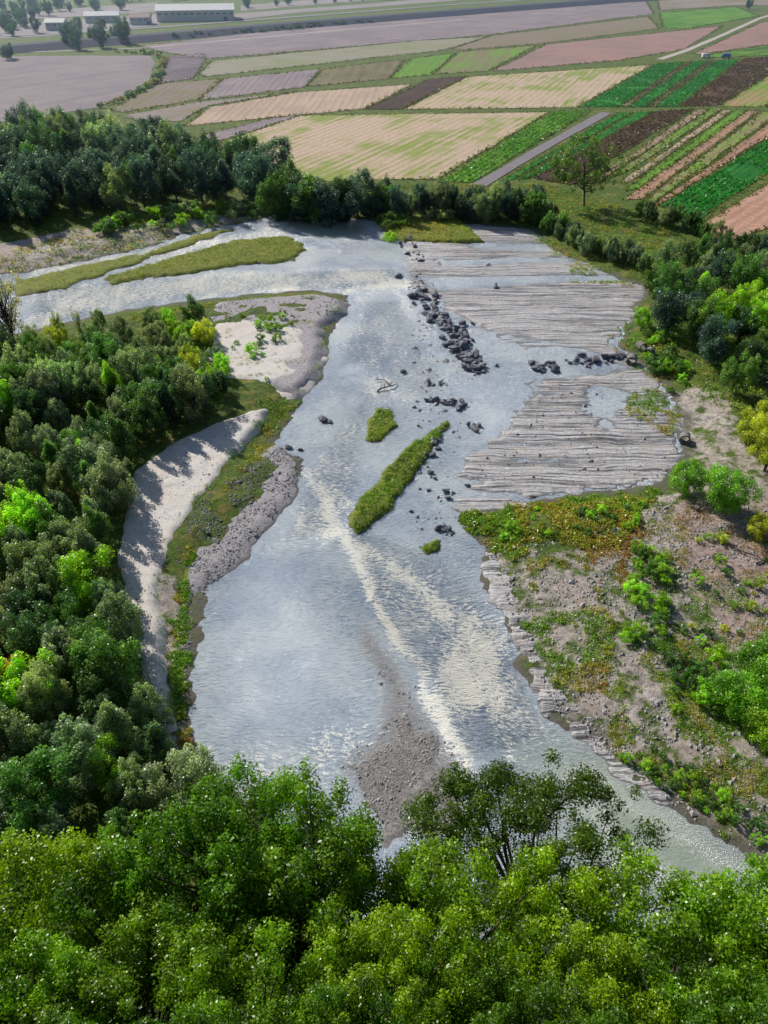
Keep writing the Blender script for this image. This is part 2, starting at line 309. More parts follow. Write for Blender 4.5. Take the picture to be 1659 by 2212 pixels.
def rip(x,y):
    a=.38+.5*fbm(x*.05,y*.05,61)
    a=np.maximum(a,1.0*ss((sdf(x,y,R1)+3)/5)); a=np.maximum(a,.95*ss((sdf(x,y,R3)+4)/8)); a=np.maximum(a,.9*ss((sdf(x,y,R4)+4)/8)); a=np.maximum(a,.85*ss((sdf(x,y,R7)+3)/8))
    return a*(1-.85*ss((sdf(x,y,POOL)+2)/4))*(1-.5*ss((sdf(x,y,DEEP)+2)/8))*(1-.45*ss((sdf(x,y,CALM)+2)/8))
def foam_glare(x,y):
    j=(fbm(x*.22,y*.16,64)-.5)*10; jw=.5+fbm(x*.3,y*.3,66)
    f=.55*ss((sdf(x,y,R2)+4+j)/9)+.40*ss((sdf(x,y,R1)+2+j)/6)+.60*ss((sdf(x,y,R3)+3+j)/9)+.75*ss((sdf(x,y,R4)+4+j)/9)+.65*ss((sdf(x,y,R5)+3)/5)+.45*ss((sdf(x,y,R6)+2+j)/5)+.35*ss((sdf(x,y,R7)+3+j)/8)  # rapids foam, plus bright channel glare painted as foam colour
    f=f+.75*ss(1-path_d(x,y,SILL)/(1.3*jw))+.45*ss(1-path_d(x,y,SILL2)/(1.8*jw))+.4*ss(1-path_d(x,y,SILL3)/(3*jw))
    f=f+.18*ss((150-y)/100)+.15*ss((y-100)/40)
    return np.clip(f,0,1.15)*(1-.9*ss((sdf(x,y,POOL)+1)/3))*(1-.95*ss((sdf(x,y,DEEP)+2)/6))*(1-.5*ss((sdf(x,y,CALM)+1)/8))
def deep(x,y): return np.maximum(ss((sdf(x,y,DEEP)+5)/10),ss((sdf(x,y,POOL)+2)/5))  # pool part is a painted green reflection rather than depth
def subf(x,y): return np.maximum(.80*ss((sdf(x,y,SUBP)+1.5)/5),.62*ss((sdf(x,y,SUB2)+1.5)/4))
def wz(X,Y):
    r=rip(X,Y)
    return (fbm(X*.6,Y*1.0,71,3)-.5)*.32*r**1.5*(1-.8*subf(X,Y))
w=grid('river',np.arange(-160,90,.5),np.arange(24,206,.45),wz,lambda X,Y:sdf(X,Y,W)>-5,M_water,{'rip':rip,'foam_glare':foam_glare,'deep':deep,'sub':subf})
tag(w,"shallow silty river with ripples, rapids and partly painted sun glitter","river",'structure')
print('terrain',time.time()-T0)

# ------------------------------------------------------------------ fields
TAN=(.54,.42,.32);TANG=(.27,.33,.09);PUR=(.24,.205,.23);PUR2=(.34,.285,.29);PNK=(.38,.24,.22);BRN=(.07,.045,.04);GRN=(.015,.12,.02);GRN2=(.04,.27,.035);LG=(.17,.33,.045);OLV=(.23,.21,.12);GRY=(.33,.31,.26);RED=(.45,.26,.18)
FL=[
("harvested purple-grey",[(-400,170),(0,122),(180,120),(325,120),(335,135),(322,182),(212,232),(0,264),(-400,300)],(.31,.27,.28),(.25,.22,.24),6,0),
("ploughed dark purple",[(358,122),(438,117),(443,130),(418,170),(348,179)],(.15,.115,.14),PUR,3,0),
("pale grey-green stubble",[(460,132),(900,88),(1055,80),(960,108),(440,166),(432,158)],GRY,(.25,.28,.15),4,0),
("wide purple-grey ploughed",[(300,100),(700,52),(1180,12),(1395,2),(1412,30),(1050,76),(450,127),(360,114)],PUR,(.32,.27,.28),5,0),
("far grey",[(1420,-2),(1900,-18),(1900,5),(1600,12),(1425,22)],OLV,PUR2,5,0),
("bright green meadow",[(1425,28),(1590,15),(1640,35),(1480,62),(1432,60)],(.08,.22,.03),LG,4,0),
("grey-brown ploughed",[(1060,78),(1400,36),(1425,62),(1180,93),(1000,108),(975,106)],(.27,.22,.18),OLV,4,0),
("pink-brown ploughed",[(1180,96),(1470,66),(1560,56),(1480,106),(1340,130),(1062,154)],PNK,(.29,.21,.19),4,0),
("pinkish bare",[(1640,50),(1900,20),(1900,60),(1510,118),(1500,115)],PNK,(.30,.20,.17),4,0),
("grassy",[(1510,122),(1659,98),(1900,66),(1900,110),(1560,124)],(.05,.13,.03),LG,3,0),
("grey-brown fallow",[(240,238),(340,182),(480,170),(430,214),(265,243)],OLV,(.27,.22,.2),4,0),
("purplish ploughed",[(432,216),(484,170),(692,150),(658,188)],PUR2,PUR,3,0),
("olive",[(664,187),(698,150),(876,128),(838,170)],OLV,(.16,.14,.09),3,0),
("light green",[(842,170),(888,127),(982,115),(932,161)],LG,(.14,.27,.05),2,0),
("pale green strip",[(936,160),(992,113),(1160,98),(1052,154)],OLV,LG,3,0),
("grey strip",[(265,250),(430,220),(640,198),(450,228),(390,262),(300,262)],PUR2,OLV,3,0),
("tan stubble",[(400,272),(452,232),(640,200),(890,182),(790,234)],TAN,(.42,.32,.26),3,0),
("dark brown ploughed",[(788,236),(930,170),(1008,164),(868,236)],BRN,(.11,.08,.06),2,0),
("tan stubble with green weeds",[(874,236),(1012,166),(1410,140),(1246,232)],TAN,TANG,3,0),
("deep green crop",[(1252,231),(1418,138),(1482,134),(1338,231)],GRN,GRN2,2,1),
("dark bare strip",[(1341,231),(1485,134),(1494,134),(1354,231)],BRN,OLV,2,0),
("deep green crop",[(1357,231),(1498,133),(1530,131),(1396,231)],GRN,GRN2,2,1),
("dark bare strip",[(1398,231),(1533,131),(1542,131),(1410,231)],BRN,OLV,2,0),
("deep green crop",[(1414,231),(1546,131),(1600,128),(1462,230)],GRN,GRN2,2,1),
("dark brown crop",[(1466,230),(1606,127),(1760,116),(1700,140),(1548,229)],BRN,(.13,.09,.05),2,1),
("grassy fallow",[(1554,229),(1659,165),(1750,145),(1650,231)],LG,RED,3,0),
("reddish grassy strip",[(1655,231),(1755,144),(1900,120),(1900,220),(1700,232)],RED,LG,3,0),
("tan stubble with green weeds",[(1000,352),(1188,242),(650,250),(485,305),(580,372),(700,392),(945,386)],TAN,TANG,3,0),
("purple-grey",[(420,298),(590,254),(650,250),(478,303)],PUR,PUR2,3,0),
("green vegetable",[(948,392),(1194,242),(1278,238),(1018,394)],(.05,.17,.02),LG,2,1),
("deep green crop",[(1085,390),(1336,244),(1368,242),(1108,388)],GRN,GRN2,2,1),
("deep green crop",[(1118,388),(1378,242),(1410,241),(1142,386)],GRN,GRN2,2,1),
("dark brown crop",[(1150,385),(1416,240),(1498,236),(1290,362),(1240,400)],BRN,(.12,.085,.05),2,1),
("pinkish grassy strip",[(1270,400),(1504,238),(1528,237),(1305,386)],(.40,.28,.22),OLV,2,0),
("green grassy strip",[(1310,386),(1532,237),(1556,238),(1350,372)],LG,OLV,2,0),
("pale tan strip",[(1340,395),(1560,238),(1580,238),(1365,390)],TAN,OLV,2,0),
("bright green strip",[(1350,412),(1584,239),(1612,239),(1385,405)],LG,(.10,.24,.03),2,0),
("reddish ploughed strip",[(1352,430),(1616,239),(1640,240),(1385,430)],RED,(.34,.24,.16),2,0),
("green strip",[(1390,438),(1644,243),(1900,215),(1900,222),(1659,262),(1405,440)],(.34,.22,.17),LG,3,0),
("reddish ploughed strip",[(1410,446),(1659,268),(1900,225),(1900,262),(1659,296),(1425,440)],RED,(.34,.21,.15),2,0),
("deep green crop",[(1425,446),(1660,300),(1900,270),(1900,330),(1660,372),(1512,474)],GRN,GRN2,2,1),
("reddish soil",[(1516,486),(1659,398),(1900,350),(1900,500),(1659,492),(1545,530)],RED,(.52,.33,.26),3,0),
]
crop=[]
for i,(lb,px,A,B,wd,cr) in enumerate(FL):
    P=SP(px,1.3); d=P[1]-P[0]
    d/=np.linalg.norm(d); nrm=np.array([-d[1],d[0]])
    # slightly irregular tilled edges
    Q_=[]
    for a,b in zip(P,np.roll(P,-1,0)):
        L=np.linalg.norm(b-a); n=max(1,int(min(L/12,40)))
        for k in range(n):
            c=a+(b-a)*k/n
            if k: c=c+rng.normal(0,.35,2)
            Q_.append(c)
    Q_=np.array(Q_)
    V=np.c_[Q_,np.full(len(Q_),1.32+.004*(i%5))]
    me=bpy.data.meshes.new('field'); me.from_pydata(V.tolist(),[],[list(range(len(Q_)))])
    if me.polygons[0].normal.z<0: me.flip_normals()
    for nme,val in (('u',Q_@nrm),('v',Q_@d)):
        a=me.attributes.new(nme,'FLOAT','POINT'); a.data.foreach_set('value',val.astype(np.float32))
    far=1.0 if P[:,1].mean()<420 else 2.0
    weedy='weeds' in lb
    m_=field_mat('field_soil_%d'%i,A,B,wd*far,.6,.95 if weedy else .8,.475 if weedy else .42,.575 if weedy else .60); me.materials.append(m_)
    o=bpy.data.objects.new('field',me); COL.objects.link(o); tag(o,lb+" field with straight crop rows","field",'structure')
    if cr: crop.append((P,d,nrm,A,B))
def ribbon(name,px,wd,z,mat,label,cat,z0=1.25,skirt=0):
    P=SP(px,z); pts=[P[0]]
    for a,b in zip(P[:-1],P[1:]):
        n=max(1,int(np.linalg.norm(b-a)/15)); pts+= [a+(b-a)*k/n for k in range(1,n+1)]
    pts=np.array(pts); t=np.gradient(pts,axis=0); t/=np.linalg.norm(t,axis=1)[:,None]; n=np.c_[-t[:,1],t[:,0]]
    wv=wd*(1+(fbm(pts[:,0]*.1,pts[:,1]*.1,15)-.5)*.5)[:,None]
    rows=[]
    for sg,zz in ((-1.5,z0),(-1,z),(1,z),(1.5,z0)): rows.append(np.c_[pts+n*(wv/2*np.sign(sg)+(skirt*np.sign(sg) if abs(sg)>1.2 else 0)),np.full(len(pts),zz)])
    V=np.concatenate(rows); m=len(pts); Q=[]
    for r in range(3):
        if skirt==0 and r!=1: continue
        for k in range(m-1): Q.append([r*m+k,r*m+k+1,(r+1)*m+k+1,(r+1)*m+k])
    Q=np.array(Q)[:,::-1]; o=mk(name,V,Q,mat); tag(o,label,cat,'structure'); return o
M_track=simple('pale_track',(.46,.42,.39),.95,.2,.6); M_dirt=simple('grey_dirt',(.22,.20,.22),.95,.25,.5); M_rail=simple('rail_ballast',(.06,.06,.09),.9,.3,.3); M_road=simple('distant_road',(.26,.25,.27),.9,.2,.3)
ribbon('dirt_track',[(1900,-40),(1640,40),(1560,76),(1480,110),(1425,128)],4,1.345,M_track,"pale gravel farm track between fields","track")
ribbon('dirt_track',[(1035,400),(1170,320),(1310,243)],4.5,1.35,M_dirt,"grey bare earth track between crops","track")
ribbon('railway_embankment',[(-500,150),(-100,106),(270,78),(640,47),(1000,20),(1300,-2),(1900,-40)],12,4.4,M_rail,"long dark railway embankment crossing the plain","railway",skirt=9)
ribbon('road',[(-500,95),(-100,84),(270,64),(640,36),(1000,8),(1300,-12)],8,1.5,M_road,"pale road running beside the railway","road")
ribbon('dirt_track',[(-100,118),(300,104),(700,68),(1000,42)],3,1.36,M_track,"dusty track along the embankment","track")
M_fal=simple('fallow_soil',(.27,.24,.25),.95,.3,.05)
for px,lb in (([(-300,75),(60,50),(340,30),(345,55),(100,78),(-300,100)],"dusty fallow"),([(500,30),(800,8),(1000,-10),(1000,0),(640,28),(500,44)],"purple-grey fallow"),([(520,12),(900,-20),(900,-8),(520,24)],"pale fallow"),([(-300,45),(60,25),(340,5),(340,25),(60,42),(-300,70)],"grey-brown fallow")):
    P=SP(px,1.3); me=bpy.data.meshes.new('field'); me.from_pydata(np.c_[P,np.full(len(P),1.33)].tolist(),[],[list(range(len(P)))])
    if me.polygons[0].normal.z<0: me.flip_normals()
    me.materials.append(M_fal); o=bpy.data.objects.new('field',me); COL.objects.link(o); tag(o,lb+" field beside the distant railway","field",'structure')

# ------------------------------------------------------------------ leaves / crowns
def leafquads(P,N,size,rg,asp=.62):
    n=len(P); N=N/np.linalg.norm(N,axis=1)[:,None]
    r=rg.normal(size=(n,3)); T=np.cross(N,r); T/=np.linalg.norm(T,axis=1)[:,None]; B=np.cross(N,T)
    s=(size*rg.uniform(.6,1.3,n))[:,None]
    V=np.stack([P+T*s*.5,P+B*s*.5*asp,P-T*s*.5,P-B*s*.5*asp],1).reshape(-1,3)
    return V,np.arange(4*n).reshape(-1,4)
def unit(rg,n):
    d=rg.normal(size=(n,3)); return d/np.linalg.norm(d,axis=1)[:,None]
def tube(pts,rad,k=6):
    pts=np.array(pts,float); V=[];Q=[]
    for i,p in enumerate(pts):
        t=pts[min(i+1,len(pts)-1)]-pts[max(i-1,0)]; t/=np.linalg.norm(t)+1e-9
        a=np.cross(t,[.3,.9,.2]); a/=np.linalg.norm(a); b=np.cross(t,a)
        for j in range(k):
            an=2*math.pi*j/k; V.append(p+rad[i]*(a*math.cos(an)+b*math.sin(an)))
    for i in range(len(pts)-1):
        for j in range(k): Q.append([i*k+j,i*k+(j+1)%k,(i+1)*k+(j+1)%k,(i+1)*k+j])
    return np.array(V),np.array(Q)
def join(parts):
    V=[];Q=[];o=0
    for v,q in parts: V.append(v);Q.append(q+o);o+=len(v)
    return np.concatenate(V),np.concatenate(Q)
def treeproto(name,seed,H,R,z0,nc,nl,leaf,cr,shape='round',trunkr=.16,limbs=10,zs=1.25,root=-.5,conc=.45,mat=None,lo=.35):
    rg=np.random.default_rng(seed); d=unit(rg,nc); rad=rg.uniform(.3,1,nc)**.6
    hc=(H-z0)/2; c=d*rad[:,None]*np.array([R,R,hc]); 
    lop=rg.uniform(.8,1.2,3); ang=np.arctan2(c[:,1],c[:,0]); c[:,:2]*=(1+.2*np.sin(ang*2+lop[0]*9)+.14*np.sin(ang*3+lop[1]*20))[:,None]
    c[:,2]+=hc*.16*np.sin(ang*2+lop[2]*15)
    t=np.clip((c[:,2]/hc+1)/2,0,1)
    if shape=='cone': c[:,:2]*=(1.15-.85*t)[:,None]
    if shape=='low': c[:,2]=np.where(t<.4,c[:,2]*.7,c[:,2])
    c[:,2]+=z0+hc
    cs=cr*rg.uniform(.5,1.3,nc); ct=rg.uniform(0,1,nc)
    wgt=cs**2; wgt/=wgt.sum(); idx=rg.choice(nc,nl,p=wgt); l=unit(rg,nl); rr=rg.uniform(0,1,nl)**conc
    ez=np.stack([np.ones(nc),np.ones(nc),zs*rg.uniform(.7,1.3,nc)],1)[idx] if shape!='low' else np.array([[1,1,.9]])
    off=l*(rr*cs[idx])[:,None]*ez
    if shape!='low':
        off[:,:2]*=(1-.45*np.clip(off[:,2]/(cs[idx]*zs),-.3,1))[:,None]
    P=c[idx]+off
    N=l*.6+rg.normal(size=(nl,3))*.6+np.array([0,0,.35])
    V,Q=leafquads(P,N,leaf,rg)
    tint=np.clip(ct[idx]*.5+rg.uniform(0,.35,nl)+.25*(off[:,2]/cs[idx]),0,1)  # light painted into leaves: clump tops lighter, undersides darker
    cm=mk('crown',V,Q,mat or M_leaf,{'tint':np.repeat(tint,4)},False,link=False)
    cx=rg.normal(size=2)*.03*H; top=z0+hc*1.1
    parts=[tube([(0,0,root),(cx[0]*.3,cx[1]*.3,top*.35),(cx[0],cx[1],top*.75),(cx[0]*.6,cx[1]*1.2,top)],[trunkr*1.15,trunkr*.85,trunkr*.5,trunkr*.2],7)]
    for k in rg.choice(nc,min(limbs,nc),replace=False):
        s=min(rg.uniform(lo,.85)*top,c[k][2]-.02*H); s=max(s,z0*max(lo+.1,.7)); st=np.array([cx[0]*s/top,cx[1]*s/top,s]); e=c[k]
        mid=(st+e)/2+np.array([0,0,-.02*H])+rg.normal(size=3)*.02*H
        parts.append(tube([st,mid,e],[trunkr*.42,trunkr*.27,trunkr*.08],5))
    V,Q=join(parts); tm=mk('trunk',V,Q,M_bark,None,True,link=False)
    return (tm,cm,H)
PR={
'willow':[treeproto('w',s,10,3.1,.8,80,10500,.28,.75,'round',.16,8,1.8) for s in (11,12,13,14)],
'broad':[treeproto('b',s,10,3.7,1.0,64,10500,.31,1.0,'round',.2,8,1.3) for s in (21,22,23,24)],
'poplar':[treeproto('p',s,12,2.6,1.2,60,9500,.30,.85,'cone',.18,10,1.7) for s in (31,32)],
'round':[treeproto('r',s,6,3.0,.3,60,14000,.20,.85,'round',.15,8,1.1) for s in (36,37)],
'bush':[treeproto('s',s,3,1.7,.1,30,3200,.18,.48,'low',.06,6) for s in (41,42,43)],
'sparse':[treeproto('q',51,14,6.9,2.6,90,12500,.30,.95,'round',.2,50,1.0),treeproto('q',52,14,3.6,3.5,60,2600,.26,.7,'round',.2,60,1.2)],
}
print('protos',time.time()-T0)
def place(kind,x,y,h,color,name,label,cat,group=None,zb=None,sx=1.0,lean=0,v=None,jr=(.7,1.3)):
    ps=PR[kind]; tm,cm,H=ps[random.randrange(len(ps)) if v is None else v]
    z=float(HZ(x,y)[0]) if zb is None else zb
    e=bpy.data.objects.new(name,None); e.empty_display_size=.3; COL.objects.link(e)
    s=h/H; w=s*sx*random.uniform(.88,1.15); e.location=(x,y,z-.05); e.scale=(w,w,s)
    e.rotation_euler=(random.uniform(-.05,.05)+lean*.3,random.uniform(-.05,.05)+lean,random.uniform(0,6.28))
    if lean: e.rotation_euler=(0,lean,0)
    tag(e,label,cat,None,group)
    for nme,me in (('trunk',tm),('crown',cm)):
        o=bpy.data.objects.new(nme,me); o.parent=e; COL.objects.link(o)
        if nme=='crown':
            j=random.uniform(*jr); o.color=(color[0]*j*random.uniform(.9,1.12),color[1]*j,color[2]*j*random.uniform(.8,1.2),1)
    return e
def poisson(px,dmin,z=1.2,nmax=400,ms=6000):
    P=SP(px,z); lo=P.min(0); hi=P.max(0); c=rng.uniform(lo,hi,(ms,2)); c=c[sdf(c[:,0],c[:,1],P)>0]; out=np.zeros((0,2))
    for q in c:
        if len(out)==0 or ((out-q)**2).sum(1).min()>dmin**2: out=np.vstack([out,q])
        if len(out)>=nmax: break
    return out
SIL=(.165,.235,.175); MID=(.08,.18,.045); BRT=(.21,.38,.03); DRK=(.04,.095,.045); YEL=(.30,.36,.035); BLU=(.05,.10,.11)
def pick(opts):
    r=random.random(); a=0
    for c,p in opts:
        a+=p
        if r<=a: return c
    return opts[-1][0]
LBL={'willow':("willow_tree","silver-green willow in the riverside wood"),'broad':("broadleaf_tree","rounded leafy tree in the riverside wood"),'poplar':("poplar_tree","upright poplar in the riverside wood"),'round':("broadleaf_tree","dense round green tree on the stony bank")}
def wood(px,dmin,hr,kinds,colors,group,z=1.2,sx=1.0,nmax=400,sil=.65):
    for q in poisson(px,dmin,z,nmax):
        k=pick(kinds); n,l=LBL[k]; c=pick(colors)
        if k=='willow' and random.random()<sil: c=SIL
        place(k,q[0],q[1],random.uniform(*hr),c,n,l,"tree",group,sx=sx)
wood([(-250,840),(60,800),(250,800),(400,835),(500,850),(430,905),(335,956),(275,1000),(243,1110),(232,1230),(250,1350),(298,1480),(348,1590),(400,1680),(430,1790),(300,1870),(-300,1870)],3.3,(4.6,8.8),[('willow',.6),('broad',.27),('poplar',.13)],[(SIL,.25),(MID,.35),(DRK,.18),(BRT,.22)],"trees of the near riverside wood",nmax=165)
wood([(-100,760),(100,735),(250,712),(440,705),(450,770),(520,830),(400,840),(-100,850)],4.0,(3.0,5.8),[('willow',.4),('broad',.6)],[(SIL,.25),(MID,.2),(BRT,.38),(YEL,.17)],"trees of the near riverside wood",nmax=60)
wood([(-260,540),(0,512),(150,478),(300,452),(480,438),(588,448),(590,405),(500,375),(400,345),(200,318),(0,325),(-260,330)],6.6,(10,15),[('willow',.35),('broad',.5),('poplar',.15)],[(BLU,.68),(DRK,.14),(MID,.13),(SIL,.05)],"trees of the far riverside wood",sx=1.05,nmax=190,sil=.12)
def line(pts,n,hr,kind,colors,group,spread=1.5,z=1.0,sx=1.0,name=None,label=None):
    P=SP(pts,z); seg=np.linalg.norm(np.diff(P,axis=0),axis=1); L=np.r_[0,np.cumsum(seg)]
    for k in range(n):
        t=(k+random.uniform(.1,.9))/n*L[-1]; i=min(np.searchsorted(L,t,side='right')-1,len(seg)-1); q=P[i]+(P[i+1]-P[i])*(t-L[i])/seg[i]
        q=q+np.array([random.gauss(0,spread*.6),random.gauss(0,spread)])
        kk=pick(kind); nn,ll=LBL.get(kk,("shrub","low green shrub on the river bank"))
        place(kk,q[0],q[1],random.uniform(*hr),pick(colors),name or nn,label or ll,"shrub" if kk=='bush' else "tree",group,sx=sx)
G2="trees lining the river bank"
line([(600,455),(680,462),(770,470)],16,(8.5,13.5),[('willow',.3),('broad',.7)],[(BLU,.55),(DRK,.2),(MID,.25)],G2,2)
line([(780,462),(900,462),(1100,468),(1190,480)],40,(5,8.5),[('willow',.7),('broad',.3)],[(BLU,.5),(DRK,.1),(MID,.15),(SIL,.25)],G2,2)
line([(1190,495),(1250,525),(1320,560),(1390,590)],38,(3,5.2),[('willow',1)],[(SIL,.6),(MID,.2),(BLU,.2)],G2,1.6)
line([(1380,470),(1480,500),(1560,540)],16,(3.5,5.5),[('willow',.5),('broad',.5)],[(SIL,.3),(MID,.5),(DRK,.2)],G2,2)
wood([(1400,600),(1480,560),(1560,560),(1900,560),(1900,960),(1700,930),(1600,870),(1520,790),(1440,730),(1415,680)],4.4,(5,9.5),[('willow',.35),('broad',.55),('poplar',.1)],[(MID,.42),(DRK,.16),(BLU,.2),(SIL,.08),(BRT,.14)],"trees of the bank-side wood",nmax=80)
MB=(.14,.30,.03)
for (x,y,h,c,k) in [(1385,705,4.5,BRT,'broad'),(1480,1062,5.2,MB,'round'),(1565,1105,6.6,MB,'round'),(1640,1165,3.6,YEL,'round'),(1650,1020,9,YEL,'broad'),(1720,1000,9,MID,'broad'),(1610,960,6.5,YEL,'broad'),(1600,1540,5.6,MB,'round'),(1665,1500,7,MB,'round'),(1640,1600,5,BRT,'round'),(1700,1400,7,MID,'broad'),(455,850,4.8,BRT,'round'),(420,735,3.8,BRT,'broad'),(255,880,7.5,BRT,'poplar'),(190,1040,7,BRT,'poplar'),(60,1150,6.5,BRT,'broad'),(250,1700,6,BRT,'broad'),(55,1500,5.5,(.42,.20,.03),'broad')]:
    q=S(x,y,1.0); place(k,q[0],q[1],h,c,LBL[k][0],"autumn-orange leafy tree at the wood edge" if c[0]==.42 else "bright green leafy tree standing on the bank","tree",jr=(.9,1.1))
q=S(1262,446,1.2); place('sparse',q[0],q[1],18,(.09,.16,.05),"poplar_tree","tall sparse tree leaning beside the crop fields","tree",lean=-.12,v=0,jr=(1,1))
q=S(45,775,1.2); place('sparse',q[0],q[1],17.5,(.26,.28,.12),"poplar_tree","tall thin half-bare tree above the wood","tree",v=1,sx=1.1)
for x,y,h in ((135,735,6),(180,740,6.5),(1440,560,5)):
    q=S(x,y,1.0); place('sparse',q[0],q[1],h,(.20,.24,.08),"poplar_tree","small half-bare tree among bushes","tree",sx=.7,v=1)
def bushes(px,n,hr,colors,label,z=.8,dm=.8):
    for q in poisson(px,dm,z,n):
        place('bush',q[0],q[1],random.uniform(*hr),pick(colors),"shrub",label,"shrub","shrubs on the river banks")
bushes([(540,700),(620,680),(600,760),(530,770)],9,(1,2.4),[(BRT,.8),(MID,.2)],"bright green shrub growing on the sand bar",1.3)
bushes([(470,680),(560,660),(690,690),(640,820),(480,830)],12,(.5,1.1),[(BRT,.5),(MID,.5)],"small green shrub on the sand bar",1.3)
bushes([(160,505),(330,480),(400,462),(560,450),(570,462),(420,490),(250,515)],44,(1.6,3.8),[(MID,.4),(SIL,.3),(BRT,.3)],"green shrub on the far sandy bank")
bushes([(810,470),(900,470),(890,530),(840,510)],9,(1.5,3.8),[(BRT,.5),(MID,.5)],"leafy shrub among boulders")
bushes([(910,470),(980,470),(975,478),(915,478)],7,(2,2.8),[((.28,.32,.24),1)],"pale silvery shrub on the gravel spit")
bushes([(1360,1190),(1430,1200),(1440,1390),(1350,1390)],28,(.9,2.0),[(BRT,.8),(MID,.2)],"bright green shrub on the stony bank")
bushes([(1440,1440),(1560,1430),(1560,1550),(1450,1540)],16,(.9,2.4),[(BRT,.5),(MID,.5)],"green shrub on the stony bank")
bushes([(1390,720),(1440,740),(1500,820),(1450,840),(1400,790)],20,(1,2.6),[(BRT,.5),(MID,.5)],"green shrub among concrete pipes")
bushes([(1340,1640),(1420,1610),(1659,1780),(1700,1850),(1600,1790)],36,(.5,1.3),[(BRT,.6),(MID,.4)],"low green shrub by the water edge",.8,.7)
bushes([(1440,1140),(1659,1180),(1659,1440),(1480,1420)],26,(.5,1.5),[(BRT,.4),(MID,.3),(YEL,.3)],"low green shrub on the stony bank")
bushes([(1010,1120),(1130,1100),(1420,1070),(1380,1150),(1110,1190)],34,(.5,1.3),[(BRT,.7),(MID,.3)],"low green shrub in the bank grass",.6)
wood([(140,112),(280,100),(272,78),(150,85)],16,(10,14),[('broad',1)],[(BLU,.6),(DRK,.4)],"trees on the distant plain",nmax=16)
line([(0,85),(60,40),(160,25),(250,22)],30,(7,12),[('broad',1)],[(BLU,.6),(DRK,.4)],"trees on the distant plain",14)
line([(-50,30),(300,2),(700,-12)],30,(7,12),[('broad',1)],[(BLU,.7),(DRK,.3)],"trees on the distant plain",25)
line([(500,20),(760,4),(1000,-8),(1400,-30)],30,(6,10),[('broad',1)],[(BLU,.6),(DRK,.4)],"trees on the distant plain",8)
line([(60,125),(0,130),(-200,150)],6,(6,9),[('broad',1)],[(BLU,.6),(DRK,.4)],"trees on the distant plain",5)
line([(1600,22),(1659,20),(1800,0)],6,(8,12),[('broad',1)],[(DRK,1)],"trees on the distant plain",4)
line([(245,112),(340,120),(352,135),(345,178),(300,200),(215,235)],48,(1.4,2.8),[('bush',1)],[(MID,.3),(OLV,.4),(DRK,.3)],"hedge bushes along a field edge",1.2,1.2,1.5)
line([(285,90),(500,74),(800,48)],34,(2,4),[('bush',1)],[(DRK,.6),(BLU,.4)],"hedge bushes along a field edge",2,1.2,1.8)
print('trees',time.time()-T0)

# ------------------------------------------------------------------ ground cover
def cover(name,specs,label,cat="grass"):
    VV=[];TT=[];CC=[]
    for px,n,size,k,colors,z,thr in specs:
        P=SP(px,z); lo=P.min(0);hi=P.max(0); c=rng.uniform(lo,hi,(n*3,2)); m=(sdf(c[:,0],c[:,1],P)+(fbm(c[:,0]*.6,c[:,1]*.6,8)-.5)*3>0)&(fbm(c[:,0]*.35,c[:,1]*.35,77)>thr); c=c[m][:n]
        if len(c)==0: continue
        zz=HZ(c[:,0],c[:,1]); ok=zz>.02; c=c[ok]; zz=zz[ok]; nn=len(c)
        s=size*rng.uniform(.4,1.5,nn)
        base=np.repeat(np.c_[c,zz],k,0); sr=np.repeat(s,k)[:,None]
        off=unit(rng,nn*k)*sr*np.array([.55,.55,.45]); off[:,2]=np.abs(off[:,2])
        V,Q=leafquads(base+off,unit(rng,nn*k)*.8+off/sr+np.array([0,0,.2]),1,rng,.4); 
        ctr=(base+off).repeat(4,0); V=ctr+(V-ctr)*sr.repeat(4,0)*.46
        ci=np.clip(((fbm(c[:,0]*.15,c[:,1]*.15,55)-.5)*2.8+.5+rng.normal(0,.12,nn))*len(colors),0,len(colors)-1).astype(int); cc=np.array(colors)[ci]*rng.uniform(.7,1.3,(nn,1)); cc=np.c_[cc,np.ones(nn)].repeat(4*k,0)
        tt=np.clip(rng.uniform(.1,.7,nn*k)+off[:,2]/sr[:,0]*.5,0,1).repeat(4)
        VV.append(V);TT.append(tt);CC.append(cc)
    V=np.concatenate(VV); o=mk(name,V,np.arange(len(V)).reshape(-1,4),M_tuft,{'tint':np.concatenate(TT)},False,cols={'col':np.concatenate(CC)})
    tag(o,label,cat,'stuff'); return o
g1=[(.15,.30,.03),(.11,.23,.03),(.24,.33,.045)]; g2=[(.33,.32,.07),(.36,.28,.08),(.24,.27,.05)]; g3=[(.07,.15,.03),(.14,.23,.04)]
BR=[(.32,.20,.07)]
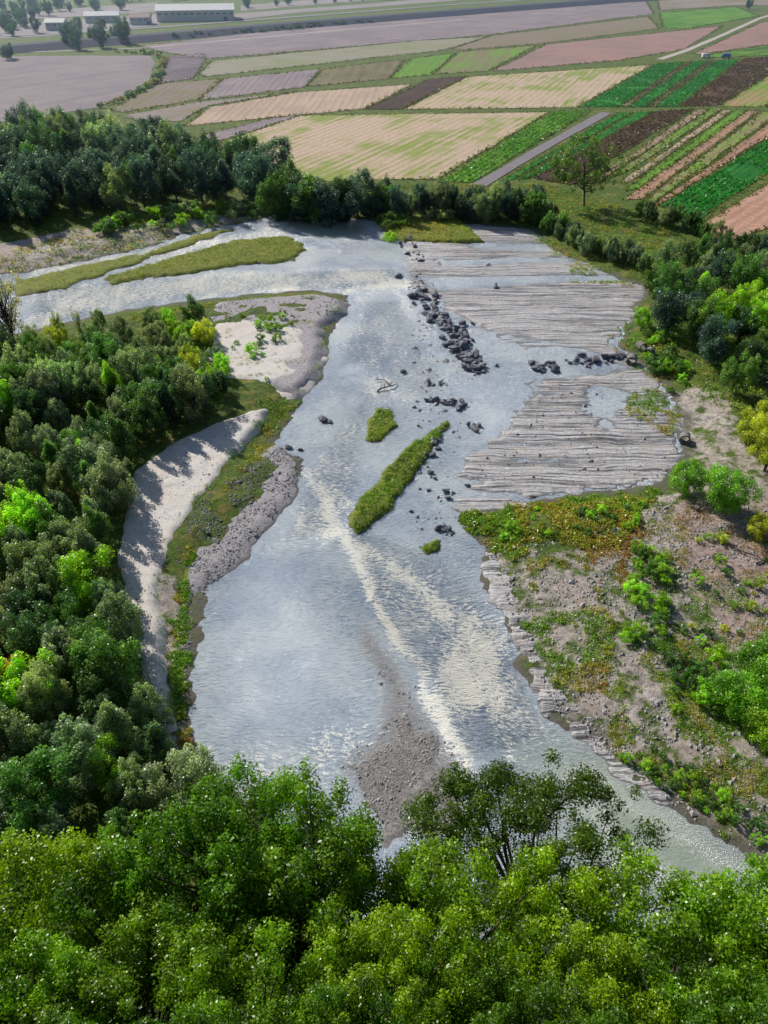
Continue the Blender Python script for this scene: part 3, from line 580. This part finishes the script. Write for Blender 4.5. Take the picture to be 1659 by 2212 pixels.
cover('grass_tufts',[
 ([(990,1108),(1120,1090),(1250,1068),(1430,1050),(1380,1130),(1330,1190),(1200,1180),(1110,1210),(1060,1180),(1010,1140)],4200,.6,9,g1+g1+g2,.6,.38),
 ([(1250,1120),(1400,1080),(1360,1200),(1330,1330),(1310,1500),(1230,1500),(1130,1350),(1180,1330),(1290,1310)],5600,.42,8,g1+g2+BR,.6,.42),
 ([(1130,1210),(1280,1200),(1270,1280),(1150,1280)],600,.4,8,g1+g2,.6,.48),
 ([(1300,1500),(1420,1380),(1500,1440),(1659,1620),(1750,1850),(1600,1810),(1420,1680),(1330,1620)],6000,.3,8,g1+g2+g1,.8,.48),
 ([(1400,1060),(1640,1100),(1750,1500),(1440,1400),(1380,1200)],3600,.32,8,g1+g2+BR,1.0,.51),
 ([(1440,1380),(1700,1450),(1800,1800),(1640,1600)],3000,.32,8,g1+g2+g1,1.0,.45),
 ([(1340,850),(1420,830),(1480,900),(1440,940),(1340,890)],900,.5,8,g1+g2,.5,.40),
 ([(1310,720),(1370,690),(1470,780),(1440,840),(1330,760)],900,.5,8,g1+g2,.5,.38),
 ([(1230,570),(1340,600),(1380,620),(1340,612),(1220,608)],600,.5,8,g1+g2,.5,.3),
 ([(1140,490),(1200,520),(1260,555),(1350,598),(1260,575),(1180,540)],700,.6,8,g1+g2,.7,.3),
 ([(880,500),(1400,620),(1340,740),(1470,900),(1440,1050),(980,1020),(1150,820)],500,.4,7,g1+g2,.2,.57),
 ],"green and straw-coloured grass tufts on the stony bank")
cover('grass_tufts',[
 ([(640,868),(606,935),(560,990),(490,1060),(430,1130),(410,1200),(395,1210),(420,1150),(470,1080),(540,990),(600,880)],2300,.36,8,g2+g1,.7,.38),
 ([(418,1190),(405,1280),(403,1400),(398,1500),(385,1560),(430,1640),(400,1640),(355,1560),(372,1400),(385,1250)],3400,.38,9,g1+g2+BR,.7,.28),
 ([(560,860),(640,840),(650,855),(580,900),(500,985),(440,1060),(400,1120),(420,1080),(500,975),(575,885)],1500,.4,8,g1+g3,1.5,.28),
 ([(280,680),(440,655),(680,628),(690,636),(470,650),(420,680),(280,700)],1300,.5,7,g2+g1,.8,.3),
 ([(720,660),(740,670),(700,730),(710,780),(680,830),(640,850),(680,790),(690,720)],300,.4,8,g1,.6,.42),
 ([(480,680),(680,680),(660,800),(480,820)],320,.4,8,g1+g2,1.5,.54),
 ([(340,1160),(370,1160),(360,1400),(380,1560),(350,1560),(330,1300)],600,.3,7,g1,1.4,.44),
 ],"yellow-green grass along the gravel bars")
cover('grass_tufts',[
 ([(968,903),(976,916),(935,962),(885,1040),(835,1110),(772,1162),(752,1135),(762,1090),(812,1040),(850,990),(905,948)],2400,.4,9,g1+g3,.4,.2),
 ([(812,880),(850,885),(856,915),(820,952),(792,948),(797,915)],420,.4,8,g3+g1,.3,.2),
 ([(905,1182),(950,1160),(952,1185),(920,1202)],150,.35,8,g1,.3,0),
 ([(990,785),(1040,770),(1055,800),(1010,808)],200,.5,8,g1,.3,.2),
 ([(665,530),(620,508),(500,520),(330,568),(210,602),(240,612),(400,592),(520,574),(640,562)],2800,.45,6,[(.22,.28,.05),(.28,.30,.07),(.15,.22,.04)],.5,.3),
 ([(525,488),(430,505),(300,548),(130,582),(40,602),(50,640),(240,600),(430,522)],1600,.45,6,g2+g1,.5,.38),
 ([(805,472),(930,468),(1000,478),(1045,522),(960,526),(850,510)],1300,.55,7,g2+g1,.6,.3),
 ],"dense grass covering the river islands")
cover('bank_scrub',[
 ([(-200,600),(0,560),(150,500),(300,478),(480,436),(585,448),(575,465),(400,500),(300,535),(100,575)],3800,.8,6,g1+g2+g3,.9,.40),
 ([(1180,400),(1300,430),(1500,500),(1560,560),(1400,600),(1330,560),(1200,490),(1100,460)],3400,.7,6,g1+g2+g3,1.2,.32),
 ([(560,380),(700,395),(950,400),(1180,395),(1200,460),(900,440),(620,430)],2800,.7,6,g3+g2,1.2,.3),
 ([(1430,640),(1659,640),(1850,900),(1600,900),(1480,840)],2000,.8,6,g3+g1,1.2,.3),
 ([(-200,760),(440,700),(520,840),(300,960),(250,1200),(330,1560),(420,1760),(-200,1860)],7000,.8,6,g3,1.2,.2),
 ],"low tangled scrub on the river banks","scrub")
def stones(specs,label):
    O=np.array([(1,0,0),(0,1,0),(-1,0,0),(0,-1,0),(0,0,1),(0,0,-1)],float); FQ=np.array([(0,1,4),(1,2,4),(2,3,4),(3,0,4),(1,0,5),(2,1,5),(3,2,5),(0,3,5)])
    VV=[];QQ=[];k=0
    for px,n,s0,z in specs:
        P=SP(px,z); lo=P.min(0);hi=P.max(0); c=rng.uniform(lo,hi,(n*3,2)); c=c[(sdf(c[:,0],c[:,1],P)>0)&(fbm(c[:,0]*.5,c[:,1]*.5,44)>.42)][:n]; zz=np.maximum(HZ(c[:,0],c[:,1]),-.05)
        m=len(c); s=s0*rng.lognormal(0,.45,m); an=rng.uniform(0,6.28,m)
        v=O[None]*rng.uniform(.7,1.3,(m,6,1))*np.array([1,.75,.55])*s[:,None,None]
        x=v[...,0]*np.cos(an)[:,None]-v[...,1]*np.sin(an)[:,None]; y=v[...,0]*np.sin(an)[:,None]+v[...,1]*np.cos(an)[:,None]
        VV.append(np.stack([x+c[:,0:1],y+c[:,1:2],v[...,2]+zz[:,None]+s[:,None]*.15],2).reshape(-1,3)); QQ.append((FQ[None]+(np.arange(m)*6)[:,None,None]).reshape(-1,3)+k); k+=m*6
    o=mk('river_stones',np.concatenate(VV),np.concatenate(QQ),M_peb); tag(o,label,"stones",'stuff')
stones([([(1050,1190),(1440,1060),(1659,1100),(1800,1500),(1800,1900),(1600,1830),(1340,1640),(1200,1530)],6500,.12,.9),
 ([(655,985),(600,960),(420,1100),(370,1250),(400,1500),(420,1300),(570,1140),(650,1030)],4500,.085,.6),
 ([(745,640),(560,637),(450,650),(440,700),(690,700)],900,.11,1.2),
 ([(722,1650),(850,1540),(780,1440),(770,1380),(900,1470),(1005,1650),(1020,1850),(800,1850)],5000,.065,.0),
 ([(980,1040),(1440,1050),(1480,900),(1400,800),(1140,840),(1050,960)],260,.16,.2),
 ([(240,1100),(500,900),(580,880),(420,1090),(350,1250),(370,1560),(270,1330)],1200,.06,1.4),
 ([(880,480),(980,700),(1060,800),(1000,900),(960,1180),(900,1180),(900,900),(880,620)],420,.25,.0)],"scattered river stones and cobbles on bars and banks")
VV=[];TT=[];CC=[]
for P,d,nrm,A,B in crop:
    lo=P.min(0);hi=P.max(0); a_=P-P[0]; b_=np.roll(P,-1,0)-P[0]; area=abs((a_[:,0]*b_[:,1]-a_[:,1]*b_[:,0]).sum())/2; n=int(min(area*1.6,9000))
    c=rng.uniform(lo,hi,(n*4,2)); u=c@nrm; v=c@d; u=np.round(u/1.9)*1.9+rng.normal(0,.22,len(u)); c=u[:,None]*nrm+v[:,None]*d
    c=c[(sdf(c[:,0],c[:,1],P)>.6)&(fbm(c[:,0]*.1,c[:,1]*.1,5)>.34)][:n]; k=4
    base=np.c_[c,np.full(len(c),1.35)].repeat(k,0); off=unit(rng,len(base))*.45; off[:,2]=np.abs(off[:,2])
    V,Q=leafquads(base+off,unit(rng,len(base))+np.array([0,0,.6]),.6,rng); VV.append(V)
    TT.append(rng.uniform(.1,.9,len(base)).repeat(4)); cc=np.array(A)*1.2+(np.array(B)-np.array(A))*rng.uniform(0,.8,(len(base),1)); CC.append(np.c_[cc,np.ones(len(base))].repeat(4,0))
V=np.concatenate(VV); o=mk('crop_rows',V,np.arange(len(V)).reshape(-1,4),M_tuft,{'tint':np.concatenate(TT)},False,cols={'col':np.concatenate(CC)})
tag(o,"leafy vegetable crops growing in straight rows","crops",'stuff')
VV=[];TT=[];CC=[]
for (lb,px,A,B,wd,cr) in FL[1:]:
    P=SP(px,1.3)
    for a,b in zip(P,np.roll(P,-1,0)):
        L=np.linalg.norm(b-a); n=int(min(L*1.1,320)); t=rng.uniform(0,1,n); c=a+(b-a)*t[:,None]+rng.normal(0,.7,(n,2)); c=c[(np.abs(c[:,0])<400)]
        if len(c)==0: continue
        k=3; base=np.c_[c,np.full(len(c),1.3)].repeat(k,0); off=unit(rng,len(base))*.45; off[:,2]=np.abs(off[:,2])
        V,Q=leafquads(base+off,unit(rng,len(base)),.65,rng); VV.append(V); TT.append(rng.uniform(0,.6,len(base)).repeat(4))
        cc=np.array(g3+g2)[rng.integers(0,5,len(base))]*.6; CC.append(np.c_[cc,np.ones(len(base))].repeat(4,0))
V=np.concatenate(VV); o=mk('field_margin_grass',V,np.arange(len(V)).reshape(-1,4),M_tuft,{'tint':np.concatenate(TT)},False,cols={'col':np.concatenate(CC)})
tag(o,"rough grass strips along the field boundaries","grass",'stuff')
print('cover',time.time()-T0)

# ------------------------------------------------------------------ boulders
import bmesh
BM=[]
for s in range(7):
    rg=np.random.default_rng(90+s); bm=bmesh.new()
    for p in unit(rg,15)*rg.uniform(.8,1.1,(15,1))*np.array([.62,.45,.36]): bm.verts.new(p)
    r=bmesh.ops.convex_hull(bm,input=bm.verts); 
    bmesh.ops.delete(bm,geom=[v for v in bm.verts if not v.link_faces],context='VERTS')
    bmesh.ops.bevel(bm,geom=list(bm.edges),offset=.03,segments=1,affect='EDGES')
    me=bpy.data.meshes.new('boulder'); bm.to_mesh(me); bm.free(); me.materials.append(M_stone); BM.append(me)
nb=0
def boulder(x,y,s,z=None,lab="angular grey boulder lying in the shallow river"):
    global nb
    o=bpy.data.objects.new('boulder',random.choice(BM)); COL.objects.link(o); nb+=1
    zz=max(float(HZ(x,y)[0]),-.15) if z is None else z
    o.location=(x,y,zz+s*.14); o.scale=(s*random.uniform(.8,1.2),s*random.uniform(.8,1.2),s*random.uniform(.7,1.1)); o.rotation_euler=(random.uniform(-.3,.3),random.uniform(-.3,.3),random.uniform(0,6.28))
    tag(o,lab,"boulder",None,"riprap boulders in the river")
def bl(pts,n,spx,sr):
    for k in range(n):
        t=random.random()*(len(pts)-1); i=int(t); f=t-i; x=pts[i][0]+(pts[i+1][0]-pts[i][0])*f+random.gauss(0,spx); y=pts[i][1]+(pts[i+1][1]-pts[i][1])*f+random.gauss(0,spx*.45)
        q=S(x,y,0); boulder(q[0],q[1],sr[0]+(sr[1]-sr[0])*random.random()**1.6,z=random.uniform(-.1,.3))
bl([(908,640),(945,685),(985,725),(1005,765),(1030,800)],140,13,(.8,2.3))
bl([(838,480),(870,510),(900,560)],32,11,(.8,2.2))
bl([(1150,800),(1230,785),(1300,780),(1375,770)],54,11,(.8,1.9))
bl([(930,862),(975,870),(1010,875)],26,11,(.7,1.6))
bl([(912,825),(945,832)],7,6,(.7,1.3)); bl([(945,1140),(975,1150)],12,9,(.5,1.1)); bl([(1010,910),(1025,925)],5,6,(.7,1.4))
for x,y,s in [(622,968,1.2),(650,972,.9),(697,908,1.9),(712,912,1.1),(870,805,1.3),(860,598,2),(1070,622,1.8),(945,970,1.0),(932,985,1.2),(930,1023,1.1),(925,1060,.7),(962,1062,1.2),(968,1078,1.3),(940,1035,.7),(888,1105,.7),(1072,790,.9),(1055,575,1.6),(1010,1050,.8),(980,760,1.2),(1020,700,1.3),(895,880,.8),(620,640,1.0),(560,570,.8)]:
    q=S(x,y); boulder(q[0],q[1],s,z=.02)
print('boulders',nb)
def pipe(px,py,r,L,rz,tilt=0,lift=0):
    k=28; V=[];Q=[]; prof=[(r,-L/2),(r,L/2-.12),(r*1.1,L/2-.12),(r*1.1,L/2),(r*.82,L/2),(r*.82,-L/2)]
    for a,xx in prof:
        for j in range(k):
            t=2*math.pi*j/k; V.append((xx,a*math.cos(t),a*math.sin(t)))
    n=len(prof)
    for i in range(n):
        for j in range(k): Q.append([i*k+j,i*k+(j+1)%k,((i+1)%n)*k+(j+1)%k,((i+1)%n)*k+j])
    q=S(px,py,.8); o=mk('concrete_pipe',V,np.array(Q),M_conc,None,False)
    o.location=(q[0],q[1],float(HZ(q[0],q[1])[0])+r*.8+lift); o.rotation_euler=(0,tilt,rz); tag(o,"short hollow concrete pipe section lying on the bank","concrete pipe",None,"discarded concrete pipes")
pipe(1365,776,.85,1.5,-1.9,.1); pipe(1385,748,.8,1.4,-1.2,.0); pipe(1402,762,.8,1.4,-2.3); pipe(1480,945,.75,1.4,-1.9)
def wood_piece(px,py,L,rz,seed,z=.15,label="bare driftwood branch stranded in the river"):
    rg=np.random.default_rng(seed); q=S(px,py,z); parts=[]
    p=[np.array([t*L,math.sin(t*5+seed)*.12*L,.1+.06*L*math.sin(t*3)]) for t in np.linspace(0,1,7)]; parts.append(tube(p,np.linspace(.16,.03,7)*L/5+.02))
    for k in range(6):
        s=p[rg.integers(1,6)]; e=s+rg.normal(size=3)*np.array([.3,.3,.12])*L*.6+np.array([.1*L,0,.15*L]); parts.append(tube([s,(s+e)/2+[0,0,.05*L],e],[.05*L/5+.015,.035*L/5+.01,.01]))
    V,Q=join(parts); o=mk('driftwood',V,Q,M_drift,None,True); o.location=(q[0],q[1],float(HZ(q[0],q[1])[0]) if z>.5 else .05); o.rotation_euler=(0,0,rz); tag(o,label,"driftwood")
wood_piece(820,848,4.5,.9,1); wood_piece(845,830,3.2,2.6,2); wood_piece(1580,1180,4,-1.0,3,.9,"dry fallen branch on the stony bank"); wood_piece(1625,1220,3.5,.5,4,.9,"dry fallen branch on the stony bank"); wood_piece(1500,1105,2.5,.2,5,.9,"dry fallen branch on the stony bank")

# ------------------------------------------------------------------ buildings
M_wall=simple('cream_plaster',(.50,.49,.47),.8,.08,.3); M_roof=simple('pale_roof_sheet',(.55,.56,.58),.6,.12,.2); M_roof2=simple('tile_roof',(.36,.28,.25),.8,.15,.3); M_glass=simple('dark_window',(.10,.11,.13),.3,.1,1)
def box(x0,x1,y0,y1,z0,z1):
    V=np.array([(x,y,z) for z in (z0,z1) for y in (y0,y1) for x in (x0,x1)],float)
    return V,np.array([[0,2,3,1],[4,5,7,6],[0,1,5,4],[2,6,7,3],[0,4,6,2],[1,3,7,5]])
def building(name,px,py,Lx,Ly,h,rh,rz,roofm,label,nw):
    q=S(px,py,1.2); e=bpy.data.objects.new(name,None); COL.objects.link(e); e.location=(q[0],q[1],1.2); e.rotation_euler=(0,0,rz); tag(e,label,"building")
    def ch(n,V,Q,m): o=mk(n,V,Q,m); o.parent=e; return o
    V,Q=box(-Lx/2,Lx/2,0,Ly,0,h); ch('wall',V,Q,M_wall)
    o=.8; z=h+.02
    V=np.array([(-Lx/2-o,-o,z),(Lx/2+o,-o,z),(Lx/2+o,Ly/2,z+rh),(-Lx/2-o,Ly/2,z+rh),(Lx/2+o,Ly+o,z),(-Lx/2-o,Ly+o,z),(-Lx/2-o,Ly/2,z),(Lx/2+o,Ly/2,z)],float)
    ch('roof',V,np.array([[0,1,2,3],[3,2,4,5],[0,3,5,6],[1,7,4,2],[0,5,4,1]]),roofm)
    for k in range(nw):
        x=-Lx/2+Lx*(k+.5)/nw; V,Q=box(x-Lx/nw*.3,x+Lx/nw*.3,-.06,-.004,h*.62,h*.75); ch('window',V,Q,M_glass)
    V,Q=box(Lx*.36,Lx*.36+3.0,-.09,-.004,.02,min(3.0,h*.48)); ch('door',V,Q,M_glass)
building('warehouse',424,46,62,34,7.5,3.4,.17,M_roof,"long white industrial warehouse with pale low-pitched roof",12)
building('farm_building',222,50,26,16,5,2.5,.2,M_roof,"small white shed on the plain",4)
building('farm_building',303,54,15,13,5,2.5,.1,M_roof2,"small farmhouse with tiled roof",3)
building('farm_building',120,66,13,12,5,2.2,.1,M_roof,"small white farmhouse among trees",3)

M_white=simple('white_van_paint',(.75,.77,.8),.35,.03,1); M_blue=simple('blue_van_paint',(.12,.2,.5),.35,.05,1); M_tyre=simple('tyre_rubber',(.02,.02,.02),.9,.1,1)
def van(px,py,rz,m,label):
    q=S(px,py,1.3); e=bpy.data.objects.new('parked_van',None); COL.objects.link(e); e.location=(q[0],q[1],1.36); e.rotation_euler=(0,0,rz); tag(e,label,"van")
    pr=[(-2.5,.45),(2.4,.45),(2.6,1.0),(2.3,1.25),(1.6,2.05),(1.2,2.25),(-2.4,2.25),(-2.5,2.1)]; n=len(pr)
    V=[(a,-.95,b) for a,b in pr]+[(a,.95,b) for a,b in pr]
    me=bpy.data.meshes.new('body'); me.from_pydata(V,[],[list(range(n)),list(range(2*n-1,n-1,-1))]+[[i,i+n,(i+1)%n+n,(i+1)%n] for i in range(n)]); me.materials.append(m)
    b=bpy.data.objects.new('body',me); b.parent=e; COL.objects.link(b)
    for sy in (-.962,.962):
        V,Q=box(.2,1.5,min(sy,sy*.997),max(sy,sy*.997),1.35,1.95); o=mk('window',V,Q,M_glass); o.parent=e
    wv=np.array([(1.66,-.8,2.02),(1.66,.8,2.02),(2.28,.8,1.31),(2.28,-.8,1.31)],float)+np.array([.03,0,.03]); o=mk('windscreen',wv,np.array([[0,3,2,1]]),M_glass); o.parent=e
    for x in (-1.6,1.6):
        for y in (-.85,.85):
            V,Q=tube([(x,y-.12,.36),(x,y-.119,.36),(x,y+.119,.36),(x,y+.12,.36)],[.01,.36,.36,.01],16); o=mk('wheel',V,Q,M_tyre); o.parent=e
van(1524,125,.2,M_white,"white van parked at a field edge"); van(1567,125,3.0,M_blue,"blue and white van parked on the farm track")

# ------------------------------------------------------------------ foreground trees on the hillside
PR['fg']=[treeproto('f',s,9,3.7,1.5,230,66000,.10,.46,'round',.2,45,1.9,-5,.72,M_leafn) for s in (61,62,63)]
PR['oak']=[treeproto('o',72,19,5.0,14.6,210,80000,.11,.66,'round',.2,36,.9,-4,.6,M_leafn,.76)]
def fg(x,y,cz,H,c,kind='fg',label="leafy ash tree on the steep hillside",sx=1.0,name="ash_tree"):
    top=cz+H*.417 if kind=='fg' else cz+2.2
    place(kind,x,y,H,c,name,label,"tree","trees on the near hillside" if kind=='fg' else None,zb=top-H,sx=sx,jr=(.85,1.15))
FC=(.10,.24,.012); FC2=(.13,.27,.012); FC3=(.07,.185,.014)
for x,y,cz in [(-4.7,11.5,35.8),(-7.9,10.3,35.0),(-2.0,10.8,35.2),(-11.5,8.6,35.0),(-15.2,9.0,35.3),(1.2,8.8,35.0),(4.8,8.2,35.1),(8.4,8.3,35.3),(11.8,8.5,35.6),(15,7.8,35.3),(-19,9,35),(18.5,7.5,35)]:
    fg(x,y,cz,random.uniform(8.6,9.6),random.choice([FC,FC2,FC3]))
for k in range(11):
    x=-15.5+k*3.1; fg(x+random.uniform(-.5,.5),6.4+random.uniform(-.5,.5),37.4+random.uniform(-.5,.5),7.0,random.choice([FC,FC3,FC2]))
for k in range(11):
    x=-13.5+k*2.7; fg(x+random.uniform(-.4,.4),4.4+random.uniform(-.3,.3),40.0+random.uniform(-.3,.3),5.8,random.choice([(.05,.15,.012),(.04,.12,.01),(.04,.11,.01)]))  # lowest row: darker leaf colours stand in for shade
fg(5.2,14.2,30.9,19,(.055,.11,.015),'oak',"dark open-crowned oak on the steep hillside",1.0,"oak_tree")
print('fg',time.time()-T0)

# ------------------------------------------------------------------ haze over the far plain
m,nt=nm('valley_haze'); vs=nd(nt,'VolumeScatter',{'Color':(.5,.7,1,1),'Density':.00026,'Anisotropy':.5}); o_=nd(nt,'OutputMaterial'); nt.links.new(vs.outputs[0],o_.inputs['Volume'])
V,Q=box(-3000,2500,190,6500,-3,110); hz=mk('haze',V,Q,m); tag(hz,"thin bluish haze hanging over the far plain","haze",'structure')

wd=bpy.data.worlds.new("World"); scene.world=wd; wd.use_nodes=True; nt=wd.node_tree; nt.nodes.clear()
SE=math.radians(36); AZ=math.radians(-40)
sky=nt.nodes.new('ShaderNodeTexSky'); sky.sky_type='NISHITA'; sky.sun_disc=False; sky.sun_elevation=SE; sky.sun_rotation=AZ; sky.altitude=200
bg=nt.nodes.new('ShaderNodeBackground'); bg.inputs[1].default_value=.09; nt.links.new(sky.outputs[0],bg.inputs[0]); wo=nt.nodes.new('ShaderNodeOutputWorld'); nt.links.new(bg.outputs[0],wo.inputs[0])
sl=bpy.data.lights.new('sun','SUN'); sl.energy=5.0; sl.angle=math.radians(.53); sl.color=(1,.94,.84); so=bpy.data.objects.new('sun',sl); COL.objects.link(so)
L=Vector((math.sin(AZ)*math.cos(SE),math.cos(AZ)*math.cos(SE),math.sin(SE))); so.rotation_euler=L.to_track_quat('Z','Y').to_euler(); so.location=(0,0,200)
cd=bpy.data.cameras.new('camera'); cd.sensor_fit='VERTICAL'; cd.sensor_height=36; cd.lens=36*FPX/2212; cd.clip_end=20000; cd.clip_start=.1
co=bpy.data.objects.new('camera',cd); COL.objects.link(co); co.location=(0,0,CAMZ); co.rotation_euler=(math.radians(52),0,0); scene.camera=co
scene.view_settings.view_transform='Standard'; scene.view_settings.look='None'; scene.view_settings.exposure=0
print('done',time.time()-T0,len(bpy.data.objects))
